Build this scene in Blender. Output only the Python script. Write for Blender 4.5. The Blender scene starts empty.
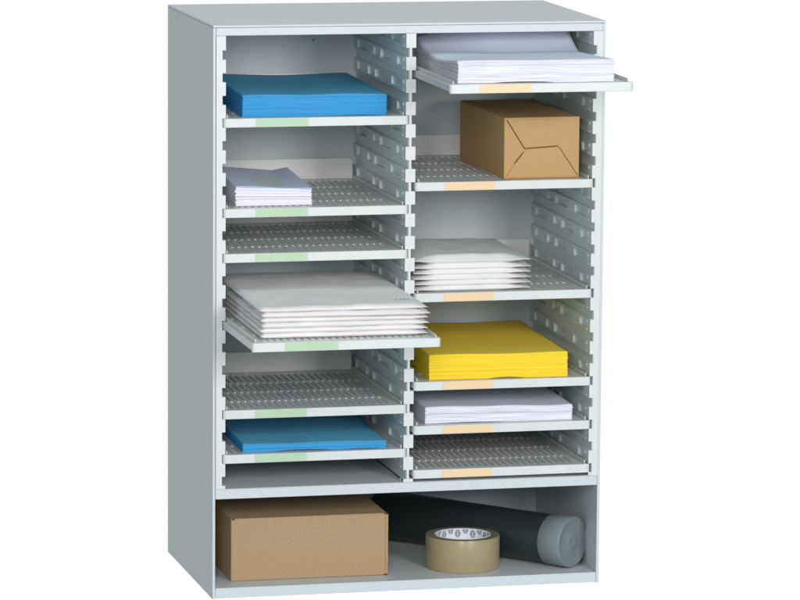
import bpy, bmesh, math, random
from mathutils import Vector, Matrix, noise

scene = bpy.context.scene
C = scene.collection
random.seed(7)

# ------------------------------------------------------------------ camera
def rot_axes(yaw, pit, rol):
    cy, sy, cp, sp = math.cos(yaw), math.sin(yaw), math.cos(pit), math.sin(pit)
    cr, sr = math.cos(rol), math.sin(rol)
    f = Vector((-sy*cp, cy*cp, sp)); r = Vector((cy, sy, 0)); u = r.cross(f)
    return cr*r+sr*u, -sr*r+cr*u, f
r_, u_, f_ = rot_axes(-0.256724403, -0.143641581, 0.0105484783)
cd = bpy.data.cameras.new("camera")
cam = bpy.data.objects.new("camera", cd); C.objects.link(cam)
m = Matrix((r_, u_, -f_)).transposed().to_4x4()
m.translation = Vector((-1.24345901, -6.37272620, 1.38906491))
cam.matrix_world = m
cd.sensor_fit = 'HORIZONTAL'; cd.sensor_width = 36
cd.lens = 4721.75952/800*36
cd.shift_x = (400-512.3429)/800; cd.shift_y = (283.4397-300)/800
cd.clip_start = .1; cd.clip_end = 60
scene.camera = cam

# ------------------------------------------------------------------ light
scene.view_settings.view_transform = 'Standard'
scene.view_settings.look = 'None'
scene.view_settings.exposure = 0
scene.view_settings.gamma = 1
w = bpy.data.worlds.new("World"); scene.world = w; w.use_nodes = True
# studio: white cyclorama far behind the cabinet (+y), dim cool grey at the sides, raised towards the front as added fill
nt = w.node_tree; bgn = nt.nodes['Background']; bgn.inputs[1].default_value = 1.0
tc = nt.nodes.new('ShaderNodeTexCoord'); sx = nt.nodes.new('ShaderNodeSeparateXYZ')
mr = nt.nodes.new('ShaderNodeMapRange')
mr.inputs[1].default_value = -1; mr.inputs[2].default_value = 1
rp = nt.nodes.new('ShaderNodeValToRGB'); el = rp.color_ramp.elements
def roomcol(k): return (.74*k, .96*k, 1.02*k, 1)
el[0].position = .25; el[0].color = roomcol(.56)
el[1].position = .88; el[1].color = (1.02, 1.02, 1.02, 1)
e = el.new(.48); e.color = roomcol(.12)
e = el.new(.85); e.color = roomcol(.12)
nt.links.new(tc.outputs['Generated'], sx.inputs[0]); nt.links.new(sx.outputs['Y'], mr.inputs[0])
nt.links.new(mr.outputs[0], rp.inputs[0]); nt.links.new(rp.outputs[0], bgn.inputs[0])

def area(name, loc, target, size, energy, color, sy=None):
    l = bpy.data.lights.new(name, 'AREA'); l.energy = energy; l.size = size; l.color = color
    if sy: l.shape = 'RECTANGLE'; l.size_y = sy
    o = bpy.data.objects.new(name, l); C.objects.link(o)
    o.location = loc
    o.rotation_euler = (Vector(target)-Vector(loc)).to_track_quat('-Z', 'Y').to_euler()
    return o
area("key_softbox_left", (-.95, -4.3, 1.54), (.28, 0, .42), .8, 76, (1, .952, .962), 1.15)
area("key_softbox_right", (1.35, -4.3, 1.54), (.28, 0, .42), .8, 90, (1, .952, .962), 1.15)
area("top_softbox", (.1, -.3, 3.4), (.28, .15, .8), 1.2, 15, (.97, .98, 1))

# ------------------------------------------------------------------ materials
def mat(name, col, rough=.5, spec=.5, var=0.0, vscale=40, bump=0.0, bscale=400, stretch=(1, 1, 1), sheen=0, fine=None, metal=0, coat=0):
    m = bpy.data.materials.new(name); m.use_nodes = True
    nt = m.node_tree; b = nt.nodes['Principled BSDF']
    b.inputs['Roughness'].default_value = rough
    b.inputs['Specular IOR Level'].default_value = spec
    b.inputs['Metallic'].default_value = metal
    b.inputs['Coat Weight'].default_value = coat
    b.inputs['Base Color'].default_value = (*col, 1)
    tc = nt.nodes.new('ShaderNodeTexCoord')
    mp = nt.nodes.new('ShaderNodeMapping'); mp.inputs['Scale'].default_value = stretch
    nt.links.new(tc.outputs['Object'], mp.inputs[0])
    if var:
        n = nt.nodes.new('ShaderNodeTexNoise'); n.inputs['Scale'].default_value = vscale
        n.inputs['Detail'].default_value = 6
        nt.links.new(mp.outputs[0], n.inputs['Vector'])
        r = nt.nodes.new('ShaderNodeMapRange')
        r.inputs[1].default_value = .3; r.inputs[2].default_value = .7
        r.inputs[3].default_value = 1-var; r.inputs[4].default_value = 1+var*.5
        nt.links.new(n.outputs[0], r.inputs[0])
        mx = nt.nodes.new('ShaderNodeVectorMath'); mx.operation = 'SCALE'
        mx.inputs[0].default_value = col
        nt.links.new(r.outputs[0], mx.inputs['Scale'])
        nt.links.new(mx.outputs[0], b.inputs['Base Color'])
    if bump:
        n2 = nt.nodes.new('ShaderNodeTexNoise'); n2.inputs['Scale'].default_value = bscale
        n2.inputs['Detail'].default_value = 3
        nt.links.new(mp.outputs[0], n2.inputs['Vector'])
        bp = nt.nodes.new('ShaderNodeBump'); bp.inputs['Strength'].default_value = bump
        bp.inputs['Distance'].default_value = .001
        nt.links.new(n2.outputs[0], bp.inputs['Height'])
        nt.links.new(bp.outputs[0], b.inputs['Normal'])
    return m
M = {}
M['paint'] = mat('grey_powder_coat', (.59, .628, .642), .42, .45, .05, 420, .25, 900)
M['back'] = mat('grey_back_panel_coat', (.51, .58, .595), .45, .4, .05, 420, .2, 900)  # a little darker than the other grey panels
M['rail'] = mat('grey_guide_plastic', (.62, .71, .71), .32, .5, .03, 60, .1, 500)
M['comb'] = mat('light_upright_plastic', (.68, .68, .67), .4, .45, .03, 80, .1, 500)
M['tray'] = mat('light_tray_plastic', (.66, .675, .655), .36, .5, .03, 60, .12, 600)
M['green'] = mat('green_label', (.46, .61, .42), .3, .5, .03, 50)
M['peach'] = mat('peach_label', (.84, .60, .36), .3, .5, .03, 50)
M['blue'] = mat('blue_paper', (.13, .47, .69), .75, .2, .10, 60, .3, 300)
M['blue_edge'] = mat('blue_paper_edges', (.06, .36, .68), .8, .15, .14, 9, .6, 9, stretch=(1, 1, 130))
M['yellow'] = mat('yellow_paper', (.97, .72, .08), .75, .2, .03, 30, .2, 300)
M['yellow_edge'] = mat('yellow_paper_edges', (.93, .69, .045), .8, .15, .08, 9, .6, 9, stretch=(1, 1, 130))
M['white'] = mat('white_paper', (.72, .79, .90), .7, .25, .02, 20, .15, 200)  # bluish sky light on the top sheets is mixed into this colour
M['white_edge'] = mat('white_paper_edges', (.82, .81, .88), .8, .15, .34, 13, .6, 9, stretch=(1, 1, 120))
M['env'] = mat('envelope_paper', (.68, .76, .92), .7, .2, .02, 20, .15, 200)  # bluish-grey shade of the envelope tops is put into the colour
M['env_edge'] = mat('envelope_edges', (.82, .80, .86), .8, .15, .08, 9, .5, 9, stretch=(1, 1, 150))
M['window'] = mat('envelope_window', (.78, .84, .78), .3, .6)
M['padded'] = mat('padded_paper', (.82, .80, .79), .65, .25, .03, 25, .5, 60)
M['seam'] = mat('pink_tear_seam', (.72, .53, .51), .7, .2)
M['ink'] = mat('grey_print_ink', (.30, .33, .40), .7, .2)
M['black'] = mat('black_ink', (.03, .03, .035), .6, .3)
M['kraft'] = mat('kraft_wrap', (.53, .32, .138), .7, .25, .07, 420, .35, 300)
M['carton'] = mat('corrugated_card', (.42, .285, .165), .78, .2, .12, 300, .35, 260)
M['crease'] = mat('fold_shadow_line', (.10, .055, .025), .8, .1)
M['tape'] = mat('brown_tape', (.36, .275, .155), .28, .5, .04, 8, .05, 60, stretch=(1, 1, 12))
M['tape_side'] = mat('brown_tape_side', (.24, .20, .13), .4, .4, .15, 40)
M['core'] = mat('white_core_card', (.80, .82, .84), .6, .2)
M['blueprint'] = mat('dark_blue_print', (.05, .10, .20), .5, .3)
M['tube'] = mat('dark_tube', (.018, .026, .028), .33, .4, .1, 20, .1, 100)
M['cap'] = mat('grey_tube_cap', (.19, .23, .235), .42, .4, .06, 60, .2, 300)
M['hole'] = mat('dark_slot', (.01, .012, .012), .8, .1)

def emis(name, col, s):
    m = bpy.data.materials.new(name); m.use_nodes = True
    b = m.node_tree.nodes['Principled BSDF']
    b.inputs['Base Color'].default_value = (.8, .8, .8, 1); b.inputs['Roughness'].default_value = 1
    b.inputs['Specular IOR Level'].default_value = 0
    b.inputs['Emission Color'].default_value = (*col, 1); b.inputs['Emission Strength'].default_value = s
    return m

# ------------------------------------------------------------------ helpers
def link(name, bm, mats, parent=None, smooth=False, bevel=0, seg=2, bmeshfree=True):
    me = bpy.data.meshes.new(name); bm.normal_update(); bm.to_mesh(me); bm.free()
    if not isinstance(mats, (list, tuple)): mats = [mats]
    for x in mats: me.materials.append(x)
    o = bpy.data.objects.new(name, me); C.objects.link(o)
    if smooth:
        for p in me.polygons: p.use_smooth = True
    if bevel:
        b = o.modifiers.new('bevel', 'BEVEL'); b.width = bevel; b.segments = seg
        b.limit_method = 'ANGLE'; b.angle_limit = math.radians(40)
        b.harden_normals = False
    if parent: o.parent = parent
    return o
def box(bm, x0, x1, y0, y1, z0, z1, mi=0):
    v = [bm.verts.new(p) for p in ((x0,y0,z0),(x1,y0,z0),(x1,y1,z0),(x0,y1,z0),(x0,y0,z1),(x1,y0,z1),(x1,y1,z1),(x0,y1,z1))]
    for q in ((0,3,2,1),(4,5,6,7),(0,1,5,4),(1,2,6,5),(2,3,7,6),(3,0,4,7)):
        f = bm.faces.new([v[i] for i in q]); f.material_index = mi
def prism_xz(bm, pts, y0, y1, mi=0):
    a = [bm.verts.new((x, y0, z)) for x, z in pts]; b = [bm.verts.new((x, y1, z)) for x, z in pts]
    f = bm.faces.new(a); g = bm.faces.new(b[::-1]); f.material_index = g.material_index = mi
    n = len(pts)
    for i in range(n):
        h = bm.faces.new((a[(i+1) % n], a[i], b[i], b[(i+1) % n])); h.material_index = mi
    bmesh.ops.recalc_face_normals(bm, faces=bm.faces[:])
def prism_xy(bm, pts, z0, z1, mi=0):
    a = [bm.verts.new((x, y, z0)) for x, y in pts]; b = [bm.verts.new((x, y, z1)) for x, y in pts]
    fs = [bm.faces.new(a[::-1]), bm.faces.new(b)]
    n = len(pts)
    for i in range(n):
        fs.append(bm.faces.new((a[i], a[(i+1) % n], b[(i+1) % n], b[i])))
    for f in fs: f.material_index = mi
def tag(o, label, cat, group=None, kind=None):
    if label: o['label'] = label
    if cat: o['category'] = cat
    if group: o['group'] = group
    if kind: o['kind'] = kind
    return o
def empty(name, loc, rz=0):
    o = bpy.data.objects.new(name, None); C.objects.link(o); o.location = loc
    o.rotation_euler = (0, 0, rz); o.empty_display_size = .05
    return o

# ------------------------------------------------------------------ setting
bm = bmesh.new(); box(bm, .002, .5596, .002, .34, -.030, -.0004)  # self-glowing slab added under the base to stay white
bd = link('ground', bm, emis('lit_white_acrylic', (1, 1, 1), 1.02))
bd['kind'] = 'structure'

# ------------------------------------------------------------------ cabinet
W, H, D = .5616, .806, .342
ZK, PK = .75863, .031425
def zb(k): return ZK-PK*k           # underside of slot k
SH = .0129                          # slot height
YB = .334                           # face of the back panel
cab = empty('mail_sorter', (0, 0, 0))
tag(cab, 'tall light grey two-column mail sorting cabinet with pull-out shelves and open bottom compartment', 'cabinet')
P = M['paint']
bm = bmesh.new(); box(bm, 0, W, .0, D, .8027, H); box(bm, .0042, W-.0042, -.0006, .016, .7915, .8024)
box(bm, .0042, W-.0042, .0165, D-.001, .7990, .8026)
link('top_panel', bm, P, cab, bevel=.0009)
for x0, x1 in ((0, .0040), (W-.0040, W)):
    bm = bmesh.new(); box(bm, x0, x1, 0, D-.0005, 0, .8025)
    link('side_panel', bm, P, cab, bevel=.0008)
bm = bmesh.new(); box(bm, .0041, W-.0041, YB, YB+.004, .0005, .7988)
link('back_panel', bm, M['back'], cab)
# small screw marks on the inside of the back
for x, z in ((.2134, .7524),):
    bm = bmesh.new(); prism_xz(bm, [(x+.0012*math.cos(a*math.pi/4), z+.0012*math.sin(a*math.pi/4)) for a in range(8)], YB-.0006, YB)
    link('screw', bm, M['hole'], cab)
bm = bmesh.new()
box(bm, .0042, W-.0042, .0003, YB, .1530, .1566)
box(bm, .0044, W-.0044, -.0008, .0028, .1425, .1556)
box(bm, .0044, W-.0044, .0029, .02, .1425, .1445)
link('middle_shelf', bm, P, cab, bevel=.0008)
bm = bmesh.new()
box(bm, .0042, W-.0042, .0003, YB, .0118, .0157)
box(bm, .0044, W-.0044, -.0008, .0028, .0010, .0142)
link('base_shelf', bm, P, cab, bevel=.0008)

# slotted uprights (front edges)
def comb_pts(xo, xt, xn, zlo, zhi):
    """outline: straight on side xo, tabs reaching xt, notches xn"""
    pts = [(xo, zhi), (xo, zlo), ]
    e = [(xn if False else xt, zlo)]
    k = 19
    z = zlo
    out = []
    out.append((xt, zlo)) if zb(19) > zlo else None
    while k >= 0:
        a, b = zb(k), zb(k)+SH
        out += [(xt, a), (xn, a), (xn, b), (xt, b)]
        k -= 1
    out.append((xt, zhi))
    return pts+out
ZL, ZH = .1570, .7914
def comb_faces(bm, xo, xt, xn, y0, y1):
    lo, hi = min(xo, xn), max(xo, xn)
    box(bm, lo, hi, y0, y1, ZL, ZH)
    # tabs butt against the strip
    tl, th = (hi, xt) if xt > hi else (xt, lo)
    edges = [ZL]
    for k in range(19, -1, -1): edges += [zb(k), zb(k)+SH]
    edges.append(ZH)
    for i in range(0, len(edges), 2):
        if edges[i+1]-edges[i] > .001: box(bm, tl, th, y0, y1, edges[i], edges[i+1])
bm = bmesh.new(); comb_faces(bm, .0046, .0179, .0132, -.0008, .0024)
link('slotted_upright', bm, M['comb'], cab)
bm = bmesh.new(); comb_faces(bm, .5574, .5440, .5490, -.0008, .0024)
box(bm, .5497, .5506, -.0012, -.0009, .6560, .6568)
link('slotted_upright', bm, M['comb'], cab)
bm = bmesh.new(); comb_faces(bm, .2799, .2734, .2783, -.0008, .0024); comb_faces(bm, .2800, .2874, .2816, -.0008, .0024)
link('slotted_upright', bm, M['comb'], cab)
bm = bmesh.new(); box(bm, .2785, .2815, .0030, YB-.001, .1570, .7985)
link('divider', bm, P, cab)

# ribbed guide panels: face direction s=-1 means it looks towards -x
def guide(xbase, xface, y0=.0026, y1=YB-.0005):
    bm = bmesh.new()
    s = 1 if xface > xbase else -1
    dep = abs(xface-xbase)
    def bx(d0, d1, ya, yb_, za, zb_):
        xa, xb = xbase+s*d0, xbase+s*d1
        box(bm, min(xa, xb), max(xa, xb), ya, yb_, za, zb_)
    bx(0, .0008, y0, y1, .1570, .7912)
    ymid = (y0+y1)/2+.003
    for k in range(-1, 20):
        lo = zb(k)+SH if k >= 0 else None
        # rib above slot k: from zb(k)+SH to zb(k-1)
    for k in range(0, 21):
        za = zb(k)+SH if k < 20 else .1572
        zt = zb(k-1) if k > 0 else .7905
        if k == 20: zt = zb(19)
        if zt-za < .004: 
            continue
        # two ledges, full depth: lower one thicker
        bx(.0008, dep, y0, y1, za, za+.0034)
        bx(.0008, dep, y0, y1, zt-.0034, zt)
        # pad between the ledges: blocks standing proud, windows left between
        a, b = za+.0034, zt-.0034
        ln = y1-y0
        off = 0 if k % 2 else .035
        for f0, f1, dd in ((0, .08, .98), (.17, .29, .9), (.48, .52, .98), (.62, .74, .9), (.93, 1, .9)):
            sh = off if 0 < f0 < .9 and f0 != .5 else 0
            bx(.0008, dep*dd, y0+ln*f0+sh, y0+ln*f1+sh, a, b)
        # lead-in nose and snap studs at the top of each slot
        bx(dep, dep+.0012, y0+.012, y0+.016, zt-.0062, zt-.0028)
        bx(dep, dep+.0010, ymid+.004, ymid+.007, zt-.0058, zt-.0030)
        bx(dep, dep+.0010, y0+.013, y0+.016, za+.001, za+.003)
    return bm
for xb_, xf in ((.0046, .0172), (.2784, .2737), (.2816, .2871), (.5572, .5443)):
    if abs(xf-xb_) > .01:     # outer panels carry the guides on a spacer
        s = 1 if xf > xb_ else -1
        xb2 = xf-s*.005
        bm = guide(xb2, xf)
        box(bm, min(xb_, xb2), max(xb_, xb2), .0026, YB-.0005, .1570, .7912)
    else:
        bm = guide(xb_, xf)
    link('guide_rail', bm, M['rail'], cab)

# ------------------------------------------------------------------ sorting trays
TW, TD = .2626, .3245
def make_tray():
    root = empty('sorting_tray', (0, 0, 0))
    T = M['tray']; zt = .0118
    # perforated plate: grid with missing cells
    bm = bmesh.new()
    xs = [.0030]; n = 24; px = .0097; x0 = .0155
    cols = []
    for i in range(n):
        a = x0+i*px; cols.append((a, a+.0034))
    rws = [(.0200, .0760), (.0850, .1515), (.1605, .2270), (.2360, .3020)]
    gx = sorted({.0030, TW-.0030} | {v for c in cols for v in c})
    ys = []
    gy = sorted({.0035, TD-.002} | {v for c in rws for v in c})
    vt = {}
    def V(i, j):
        if (i, j) not in vt: vt[i, j] = bm.verts.new((gx[i], gy[j], zt))
        return vt[i, j]
    for i in range(len(gx)-1):
        for j in range(len(gy)-1):
            cx_, cy_ = (gx[i]+gx[i+1])/2, (gy[j]+gy[j+1])/2
            if any(a < cx_ < b for a, b in cols) and any(a < cy_ < b for a, b in rws): continue
            bm.faces.new((V(i, j), V(i+1, j), V(i+1, j+1), V(i, j+1)))
    pl = link('perforated_plate', bm, T, root)
    so = pl.modifiers.new('thick', 'SOLIDIFY'); so.thickness = .0030; so.offset = -1
    # rim: front lip with rounded corners + side skirts + inner ridges
    bm = bmesh.new()
    r = .005; pts = []
    for a in range(7):
        t = math.pi+a/6*math.pi/2; pts.append((r+r*math.cos(t), r+r*math.sin(t)))
    for a in range(7):
        t = 1.5*math.pi+a/6*math.pi/2; pts.append((TW-r+r*math.cos(t), r+r*math.sin(t)))
    inner = [(TW-.0031, r+.001), (TW-.0045, .0038), (.0045, .0038), (.0031, r+.001)]
    prism_xy(bm, pts+inner, 0, .0124)
    for xa, xb in ((.0002, .0028), (TW-.0028, TW-.0002)):
        box(bm, xa, xb, r+.0012, TD, .0022, .0116)
    for xa, xb in ((.0055, .0072), (TW-.0072, TW-.0055)):
        box(bm, xa, xb, .0065, TD-.004, zt+.0002, zt+.0050)
    link('tray_rim', bm, T, root, bevel=.0007)
    # rear stop with rounded top corners
    bm = bmesh.new(); h = .0300; r = .006; a0 = .008; a1 = TW-.008
    pts = [(a0, zt+.0003), (a1, zt+.0003)]
    for a in range(7):
        t = a/6*math.pi/2; pts.append((a1-r+r*math.cos(t), zt+h-r+r*math.sin(t)))
    for a in range(7):
        t = math.pi/2+a/6*math.pi/2; pts.append((a0+r+r*math.cos(t), zt+h-r+r*math.sin(t)))
    prism_xz(bm, pts, TD-.0045, TD-.0025)
    link('rear_stop', bm, T, root)
    # label and its clear-fronted holder step
    bm = bmesh.new(); box(bm, .0455, .1190, -.0006, -.0001, .0009, .0119)
    link('label', bm, M['green'], root)
    return root
tray0 = make_tray()
def tray_mesh_label(color):
    me = tray0.children[[c.name.split('.')[0] for c in tray0.children].index('label')].data.copy()
    me.materials.clear(); me.materials.append(M[color]); return me
peach_me = tray_mesh_label('peach')
PULL_L, PULL_R = .1990, .1960
def place_tray(col, k, pull, label, first=[True]):
    if first[0]: t = tray0; first[0] = False
    else:
        t = tray0.copy(); C.objects.link(t)
        for ch in list(tray0.children):
            c = ch.copy(); C.objects.link(c); c.parent = t
    t.location = ((.0143, .2869+.0) [col], -.0040-pull, zb(k)+.0001)
    if col:
        for c in t.children:
            if c.name.startswith('label'): c.data = peach_me
            # the right-hand labels sit a little nearer the corner
            if c.name.startswith('label'): c.location.x = -.0025
        t.scale.x = .985
    tag(t, label, 'shelf tray', 'perforated pull-out sorting trays')
place_tray(0, 3, 0, 'top left closed tray with green label, under the thick blue paper stack')
place_tray(0, 7, 0, 'closed tray with green label carrying the window envelopes')
place_tray(0, 9, 0, 'empty closed tray with green label just above the pulled-out padded envelopes')
place_tray(0, 12, PULL_L, 'pulled-out tray with green label holding the large padded envelopes')
place_tray(0, 16, 0, 'empty closed tray with green label just above the thin blue paper stack')
place_tray(0, 18, 0, 'lowest green-labelled tray, under the thin blue paper stack')
place_tray(1, 1, PULL_R, 'pulled-out tray with peach label holding the thick white envelope stack')
place_tray(1, 6, 0, 'closed tray with peach label under the brown wrapped parcel')
place_tray(1, 11, 0, 'closed tray with peach label under the small padded envelopes')
place_tray(1, 15, 0, 'closed tray with peach label under the yellow paper stack')
place_tray(1, 17, 0, 'closed tray with peach label under the thin white paper stack')
place_tray(1, 19, 0, 'empty lowest tray with peach label, right column')

# ------------------------------------------------------------------ paper stacks
def stack(name, L, Dp, h, nl0, mats, wave, base=None, jit=.0004, nu=36, nv=36, seed=1, corner=.0, edgewave=None):
    """layered pile: L wide (x), Dp deep (y), wave(u,v) lifts the top, mats=[top, edges]"""
    rnd = random.Random(seed); nl = nl0*2.6
    bm = bmesh.new()
    per = [(i/nu, 0) for i in range(nu)]+[(1, j/nv) for j in range(nv)]+[(1-i/nu, 1) for i in range(nu)]+[(0, 1-j/nv) for j in range(nv)]
    def z_at(t, u, v):
        b = base(u, v) if base else 0
        return .0001 + b*(1-t)**2 + t*h + t**1.3*wave(u, v)
    def pos(t, u, v, off):
        x, y = u*L, v*Dp
        cx_, cy_ = off[0], off[1]
        ins = off[2]
        x = x+(ins if u == 0 else -ins if u == 1 else 0)+cx_
        y = y+(ins if v == 0 else -ins if v == 1 else 0)+cy_
        return Vector((x, y, z_at(t, u, v)))
    prev = None; last = None
    t = 0
    ts = [0]
    while ts[-1] < 1: ts.append(min(1, ts[-1]+rnd.choice((.4, .6, .9, 1.6, 2.6))/nl))
    if ts[-1]-ts[-2] < .3/nl: ts.pop(-2)
    for i in range(len(ts)-1):
        off = (rnd.gauss(0, jit), rnd.gauss(0, jit), abs(rnd.gauss(0, jit*.6)))
        A = [bm.verts.new(pos(ts[i], u, v, off)) for u, v in per]
        B = [bm.verts.new(pos(ts[i+1], u, v, off)) for u, v in per]
        n = len(per)
        for q in range(n):
            f = bm.faces.new((A[q], A[(q+1) % n], B[(q+1) % n], B[q])); f.material_index = 1
            if prev: 
                f = bm.faces.new((prev[q], prev[(q+1) % n], A[(q+1) % n], A[q])); f.material_index = 1
        prev = B; last = off
        if i == 0: bm.faces.new(A[::-1]).material_index = 1
    grid = {}
    for q, (u, v) in enumerate(per): grid[round(u*nu), round(v*nv)] = prev[q]
    for i in range(nu+1):
        for j in range(nv+1):
            if (i, j) not in grid:
                grid[i, j] = bm.verts.new((i/nu*L+last[0], j/nv*Dp+last[1], z_at(1, i/nu, j/nv)))
    for i in range(nu):
        for j in range(nv):
            f = bm.faces.new((grid[i, j], grid[i+1, j], grid[i+1, j+1], grid[i, j+1])); f.material_index = 0; f.smooth = True
    return link(name, bm, mats)
def lens(u, c, w_): 
    d = (u-c)/w_
    return max(0, 1-d*d) if abs(d) < 1 else 0
def zt(k): return zb(k)+.0122

s = stack('paper_stack', .204, .290, .0296, 26, [M['blue'], M['blue_edge']],
          lambda u, v: .0012*math.sin(u*7+1)*v+.0006*math.sin(u*11)*(1-v)+.0004*math.sin(v*6), lambda u, v: .0007*lens(u, .8, .2), seed=3)
s.location = (.0450, .0180, zt(3)); s.rotation_euler.z = math.radians(-1.5)
tag(s, 'thick stack of bright blue paper on the top left tray', 'paper stack')
s = stack('paper_stack', .205, .285, .0108, 9, [M['blue'], M['blue_edge']],
          lambda u, v: .0006*math.sin(u*9+2)*(1-v*.5), lambda u, v: .0022*lens(u, .42, .22)+.0012*lens(u, .84, .14), seed=5)
s.location = (.0452, .0120, zt(18)); s.rotation_euler.z = math.radians(-1.5)
tag(s, 'thin stack of bright blue paper on the lowest left tray', 'paper stack')
s = stack('paper_stack', .201, .297, .0350, 30, [M['yellow'], M['yellow_edge']],
          lambda u, v: .0006*math.sin(u*8), lambda u, v: .0018*lens(u, .56, .13), seed=8)
s.location = (.3127, .0120, zt(15)); s.rotation_euler.z = math.radians(-1.5)
tag(s, 'tall stack of bright yellow paper in the right column', 'paper stack')
s = stack('paper_stack', .214, .290, .0222, 16, [M['white'], M['white_edge']],
          lambda u, v: .0009*math.sin(u*5+.5)+.0006*math.sin(u*13), lambda u, v: .0010*lens(u, .3, .25), seed=11, jit=.0005)
s.location = (.3082, .0150, zt(17)); s.rotation_euler.z = math.radians(-1.5)
tag(s, 'thin stack of white paper on the tray below the yellow stack', 'paper stack')
def wv(u, v):
    def interp(ps):
        for (a, p), (b, q) in zip(ps, ps[1:]):
            if v <= b:
                t = (v-a)/(b-a); t = t*t*(3-2*t)*.5+t*.5
                return p+(q-p)*t
        return ps[-1][1]
    l = interp([(0, 0), (.42, -.0105), (.70, -.0065), (1, .006)])
    r = interp([(0, 0), (.35, -.0050), (.68, -.0090), (1, .024)])
    k = min(1, u*2.2)
    return l*(1-k)+r*k+.0004*math.sin(u*9)
s = stack('envelope_stack', .2185, .305, .0302, 26, [M['white'], M['white_edge']], wv, lambda u, v: .0016*lens(u, .42, .2), seed=14, jit=.0005)
s.location = (.3030, -.1790, zt(1)); s.rotation_euler.z = math.radians(-2.0)
tag(s, 'thick stack of large white envelopes bowed up at the back, top right tray', 'envelope stack')

# window envelopes, second left tray
ENW, END = .1085, .186
def wenv(u, v):
    b = .006+(-.0020-.006)*(u/.8) if u < .8 else -.0020+(.0022+.0020)*(u-.8)/.2
    return b*v**1.4-.0052*u*(1-v)
s = stack('envelope_stack', ENW, END, .0262, 18, [M['env'], M['env_edge']], wenv, seed=21, jit=.0006)
s.location = (.0372, .0275, zt(7)); s.rotation_euler.z = math.radians(-.6)
tag(s, 'pile of white window envelopes on the second left tray', 'envelope stack')
wroot = empty('window_envelope', (.0376, .0278, zt(7)+.0263), math.radians(-1.0))
tag(wroot, 'top envelope of the small pile, with grey window and lifted back corner', 'envelope')
bm = bmesh.new(); nu = 30; nv = 40
def ez(u, v): return wenv(u, v)+.0008+.0010*v+.0006*math.sin(u*8)*(1-v)
top = [[bm.verts.new((i/nu*ENW, j/nv*END, ez(i/nu, j/nv)+.0006)) for j in range(nv+1)] for i in range(nu+1)]
for i in range(nu):
    for j in range(nv):
        bm.faces.new((top[i][j], top[i+1][j], top[i+1][j+1], top[i][j+1]))
o = link('envelope_body', bm, M['env'], wroot, smooth=True)
so = o.modifiers.new('t', 'SOLIDIFY'); so.thickness = .0008; so.offset = -1
bm = bmesh.new()
g = [[bm.verts.new(((.36+.34*i/8)*ENW, (.13+.42*j/12)*END, ez(.36+.34*i/8, .13+.42*j/12)+.0009)) for j in range(13)] for i in range(9)]
for i in range(8):
    for j in range(12):
        if (i, j) in ((0, 0), (7, 0), (0, 11), (7, 11)): continue
        bm.faces.new((g[i][j], g[i+1][j], g[i+1][j+1], g[i][j+1]))
link('window', bm, M['window'], wroot, smooth=True)

# padded envelopes
def padded(L, Dp, t, seed, tl, tr, front=.035, crink=.0006, flap=0.0, droop=0.0, seam=True, top=False, back=.06, pw_=.8):
    bm = bmesh.new(); nu, nv = 56, 56
    def f1(u, a): return 0 if u <= 0 else (min(1, u/a))**.55 if u < a else 1
    def s1(u, a):
        u = max(0, min(1, u/a)); return math.sin(u*math.pi/2)**pw_ if u > 0 else 0
    T = []; B = []
    for i in range(nu+1):
        ra = []; rb = []
        for j in range(nv+1):
            # concentrate samples at the borders
            u = .5-.5*math.cos(i/nu*math.pi); v = .5-.5*math.cos(j/nv*math.pi)
            u = .5*u+.5*i/nu; v = .5*v+.5*j/nv
            sh = s1(u, tl)*s1(1-u, tr)*s1(v, front)*s1(1-v, back)
            x = u*L; y = v*Dp
            n = noise.noise(Vector((x*26, y*26, seed*3.1)))+.6*noise.noise(Vector((x*60, y*38, seed*1.7)))
            n2 = noise.noise(Vector((x*9, y*9, seed*5.3)))
            edge = min(u, 1-u, v, 1-v)
            cr = crink*n*(.3+.7*sh)
            ym = .42*t
            zz = ym+.58*t*sh+cr+n2*crink*1.2+.0002
            z2 = ym*(1-sh)+.0 + (cr*.3 if sh < .9 else 0)
            dx = .0012*noise.noise(Vector((seed, y*30, 0)))*(1 if u > .9 or u < .1 else 0)
            dy = .0010*noise.noise(Vector((x*30, seed, 7)))*(1 if v < .05 else 0)
            dr = -droop*max(0, (u-.9)/.1)**2
            up = flap*max(0, v-.8)*(.4+u)
            on = i in (0, nu) or j in (0, nv)
            if on: zz = z2+(.0008+.0007*noise.noise(Vector((x*18, seed, 2))) if (j == 0 and seam) else .0004)
            ra.append(bm.verts.new((x+dx, y+dy, zz+dr+up)))
            rb.append(bm.verts.new((x+dx, y+dy, z2+dr+up)))
        T.append(ra); B.append(rb)
    for i in range(nu):
        for j in range(nv):
            bm.faces.new((T[i][j], T[i+1][j], T[i+1][j+1], T[i][j+1]))
            bm.faces.new((B[i][j], B[i][j+1], B[i+1][j+1], B[i+1][j]))
    for i in range(nu):
        for j, fl in ((0, 0), (nv, 1)):
            q = (B[i][j], B[i+1][j], T[i+1][j], T[i][j]); f = bm.faces.new(q if not fl else q[::-1])
            if j == 0 and seam: f.material_index = 1
    for j in range(nv):
        for i, fl in ((0, 1), (nu, 0)):
            q = (B[i][j], B[i][j+1], T[i][j+1], T[i][j]); bm.faces.new(q if not fl else q[::-1])
    return bm
def ordn(i, n): return ['bottommost', 'second from the bottom', 'third from the bottom', 'third from the top', 'second from the top', 'topmost'][i]
bl = 0.0071
root_z = zt(12)
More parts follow.
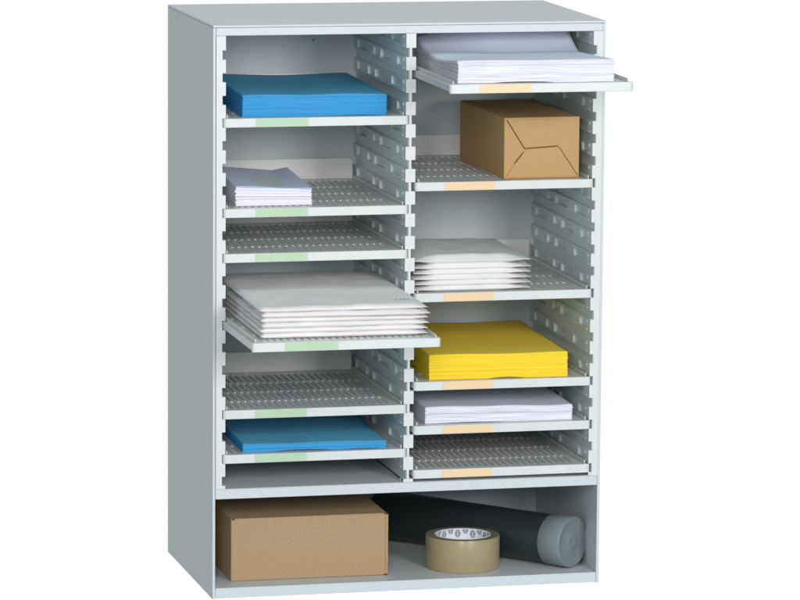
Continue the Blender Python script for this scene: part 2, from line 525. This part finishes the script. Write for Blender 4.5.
for i in range(6):
    long_ = .300 if i < 4 else .348
    bm = padded(.233, long_, .0074, 30+i, .035, .12, front=.032, crink=.0008, flap=.0, seam=True)
    if i == 5:
        e = empty('padded_envelope', (0, 0, 0))
        link('envelope_body', bm, [M['padded'], M['seam']], e, smooth=True)
        # faint printed address lines near the back and three marks by the front corner
        bm = bmesh.new(); rr = random.Random(4)
        def pm(x, y, wx, wy):
            z = .00875
            box(bm, x, x+wx, y, y+wy, z, z+.0005)
        for row, yy in enumerate((.262, .276, .288)):
            x = .045+row*.006
            while x < .175:
                wv_ = rr.uniform(.003, .011)
                if rr.random() < .62: pm(x, yy+rr.uniform(-.001, .001), wv_, .0022)
                x += wv_+rr.uniform(.003, .010)
        link('address_print', bm, M['ink'], e)
        bm = bmesh.new()
        for q in range(4): pm(.196+q*.0055, .036, .0032, .0042)
        link('corner_print', bm, M['ink'], e)
    else:
        e = link('padded_envelope', bm, [M['padded'], M['seam']], smooth=True)
    rr = random.Random(i+50)
    e.location = (.0330+rr.uniform(-.0012, .0012), -.1700+rr.uniform(-.002, .002), root_z+i*bl)
    e.rotation_euler.z = math.radians((-.8 if i != 4 else -2.6)+rr.uniform(-.3, .3))
    if i == 5: e.rotation_euler.x = 0
    tag(e, 'large white padded envelope, %s of the six on the pulled-out left tray' % ordn(i, 6), 'envelope', 'large padded envelopes on the pulled-out left tray')
for i in range(6):
    bm = padded(.1700, .215, .0150 if i == 5 else .0094, 60+i, .26, .30, front=.07 if i == 5 else .05, crink=.0011 if i == 5 else .0008, seam=False, back=.3 if i == 5 else .06, pw_=1.15)
    e = link('padded_envelope', bm, [M['padded']], smooth=True)
    rr = random.Random(i+80)
    e.location = (.2880+rr.uniform(-.001, .0012), .0045+rr.uniform(-.002, .003), zt(11)+i*.0076)
    e.rotation_euler.z = math.radians(rr.uniform(-.6, .6))
    tag(e, 'small white padded envelope, %s of the six on the closed right tray' % ordn(i, 6), 'envelope', 'small padded envelopes on the right tray')

# ------------------------------------------------------------------ wrapped parcel
pr = empty('wrapped_parcel', (.4200, .0170, zt(6)), math.radians(1.2))
tag(pr, 'brown kraft-paper wrapped ream parcel with folded end flaps', 'parcel')
pw, pd_, ph = .1105, .238, .0868
bm = bmesh.new(); box(bm, 0, pw, 0, pd_, 0, ph)
link('wrapping', bm, M['kraft'], pr, bevel=.0013, seg=3)
bm = bmesh.new()
def flap(pts, y):
    vs = [bm.verts.new((x*pw, y-.0000, z*ph)) for x, z in pts]; ws = [bm.verts.new((x*pw, -.00005, z*ph)) for x, z in pts]
    bm.faces.new(vs); n = len(vs)
    for i in range(n): bm.faces.new((vs[(i+1) % n], vs[i], ws[i], ws[(i+1) % n]))
    bmesh.ops.recalc_face_normals(bm, faces=bm.faces[:])
flap([(.02, .025), (.98, .025), (.715, .515), (.285, .48)], -.0016)
flap([(.02, .97), (.27, .50), (.715, .53), (.975, .965)], -.0008)
link('end_flap', bm, M['kraft'], pr, bevel=.0003)
bm = bmesh.new()
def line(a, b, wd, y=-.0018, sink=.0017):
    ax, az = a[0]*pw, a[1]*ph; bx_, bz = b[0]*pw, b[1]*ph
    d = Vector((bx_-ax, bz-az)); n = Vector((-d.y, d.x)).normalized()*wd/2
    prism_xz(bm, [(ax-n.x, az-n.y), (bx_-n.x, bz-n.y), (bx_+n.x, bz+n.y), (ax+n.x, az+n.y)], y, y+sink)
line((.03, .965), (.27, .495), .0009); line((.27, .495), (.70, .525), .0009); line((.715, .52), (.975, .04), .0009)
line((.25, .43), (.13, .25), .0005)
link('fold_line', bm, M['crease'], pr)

# ------------------------------------------------------------------ bottom compartment
cr = empty('cardboard_box', (.0348, .0415, .0160))
tag(cr, 'plain brown cardboard box lying in the left of the bottom compartment', 'box')
cw, cdp, ch = .2268, .165, .0895
bm = bmesh.new(); box(bm, 0, cw-.0008, 0, cdp, 0, ch)
link('carton_body', bm, M['carton'], cr, bevel=.0012, seg=3)
bm = bmesh.new(); box(bm, cw-.0035, cw-.0002, -.0012, -.0001, .0018, ch-.0018)
box(bm, cw-.0007, cw+.0004, -.0001, cdp*.9, .0018, ch-.0018)
link('side_flap', bm, M['carton'], cr, bevel=.0004)
for g_ in ((.0015, .0055, -.0004, .0006, ch-.0018, ch+.0003), (cw-.006, cw-.001, -.0016, .0006, .0002, .0016), (cw-.005, cw-.001, -.0014, .0006, ch-.0016, ch+.0003)):
    bm = bmesh.new(); box(bm, *g_); link('corner_gap', bm, M['crease'], cr)

# packing tape
tp = empty('packing_tape', (.3805, .0795, .0160))
tag(tp, 'roll of brown packing tape standing on its side face beside the cardboard box', 'tape roll')
def ring(bm, r0, r1, z0, z1, n=96, mi=(0, 1, 2)):
    R = []
    for k in range(n):
        a = k/n*2*math.pi; c, s_ = math.cos(a), math.sin(a)
        R.append([bm.verts.new((r*c, r*s_, z)) for r, z in ((r1, z0), (r1, z1), (r0, z1), (r0, z0))])
    for k in range(n):
        A, B = R[k], R[(k+1) % n]
        for q, mm in ((0, mi[0]), (1, mi[1]), (2, mi[2]), (3, mi[1])):
            f = bm.faces.new((A[q], B[q], B[(q+1) % 4], A[(q+1) % 4])); f.material_index = mm; f.smooth = q in (0, 2)
bm = bmesh.new(); ring(bm, .0405, .0532, 0, .0470)
link('tape_winding', bm, [M['tape'], M['tape_side'], M['tape_side']], tp, bevel=.0006)
bm = bmesh.new(); ring(bm, .0388, .0403, 0, .0474)
link('cardboard_core', bm, M['core'], tp)
bm = bmesh.new()
for i in range(22):
    a = i/22*2*math.pi+.08; zc = .0400 if i % 2 else .0230
    for zc_ in ((zc,) if i % 2 else (zc, .0455)):
        R = .0386
        for q in range(-3, 4):
            hw = (.0046-abs(q)*.00075)/R
            z0 = zc_+q*.00165-.0006; z1 = z0+.0011
            if z1 > .0472: continue
            for (p0, p1) in ((a-hw, a-hw*.12), (a+hw*.12, a+hw)):
                vs = [bm.verts.new((R*math.cos(t), R*math.sin(t), z)) for t, z in ((p0, z0), (p1, z0), (p1, z1), (p0, z1))]
                bm.faces.new(vs[::-1])
link('emblem_print', bm, M['blueprint'], tp)

# mailing tube
R = .0368
tb = empty('mailing_tube', (.5325, .0360, .0160+R+.0006))
ax = Vector((-.64, .768, 0)).normalized()
tb.rotation_euler = ax.to_track_quat('Z', 'Y').to_euler()
tag(tb, 'dark mailing tube with grey end cap lying diagonally at the back of the bottom compartment', 'tube')
def lathe(prof, n=80):
    bm = bmesh.new(); rings = []
    for r, z in prof:
        rings.append([bm.verts.new((r*math.cos(k/n*2*math.pi), r*math.sin(k/n*2*math.pi), z)) for k in range(n)] if r > 1e-6 else [bm.verts.new((0, 0, z))])
    for a, b in zip(rings, rings[1:]):
        for k in range(n):
            k2 = (k+1) % n
            if len(a) == 1: f = bm.faces.new((a[0], b[k2], b[k]))
            elif len(b) == 1: f = bm.faces.new((a[k], a[k2], b[0]))
            else: f = bm.faces.new((a[k], a[k2], b[k2], b[k]))
            f.smooth = True
    bmesh.ops.recalc_face_normals(bm, faces=bm.faces[:])
    return bm
link('tube_body', lathe([(0, .03), (R-.0016, .03), (R-.0016, .345), (R-.003, .346), (0, .346)]), M['tube'], tb, bevel=.0003)
link('end_cap', lathe([(0, .0008), (.006, .0008), (.0072, .0002), (.0082, .0008), (R-.0045, .0006), (R-.0028, -.0004), (R-.0008, 0), (R, .0010), (R, .0365), (R-.0006, .0372), (R-.0017, .0372)]), M['cap'], tb)
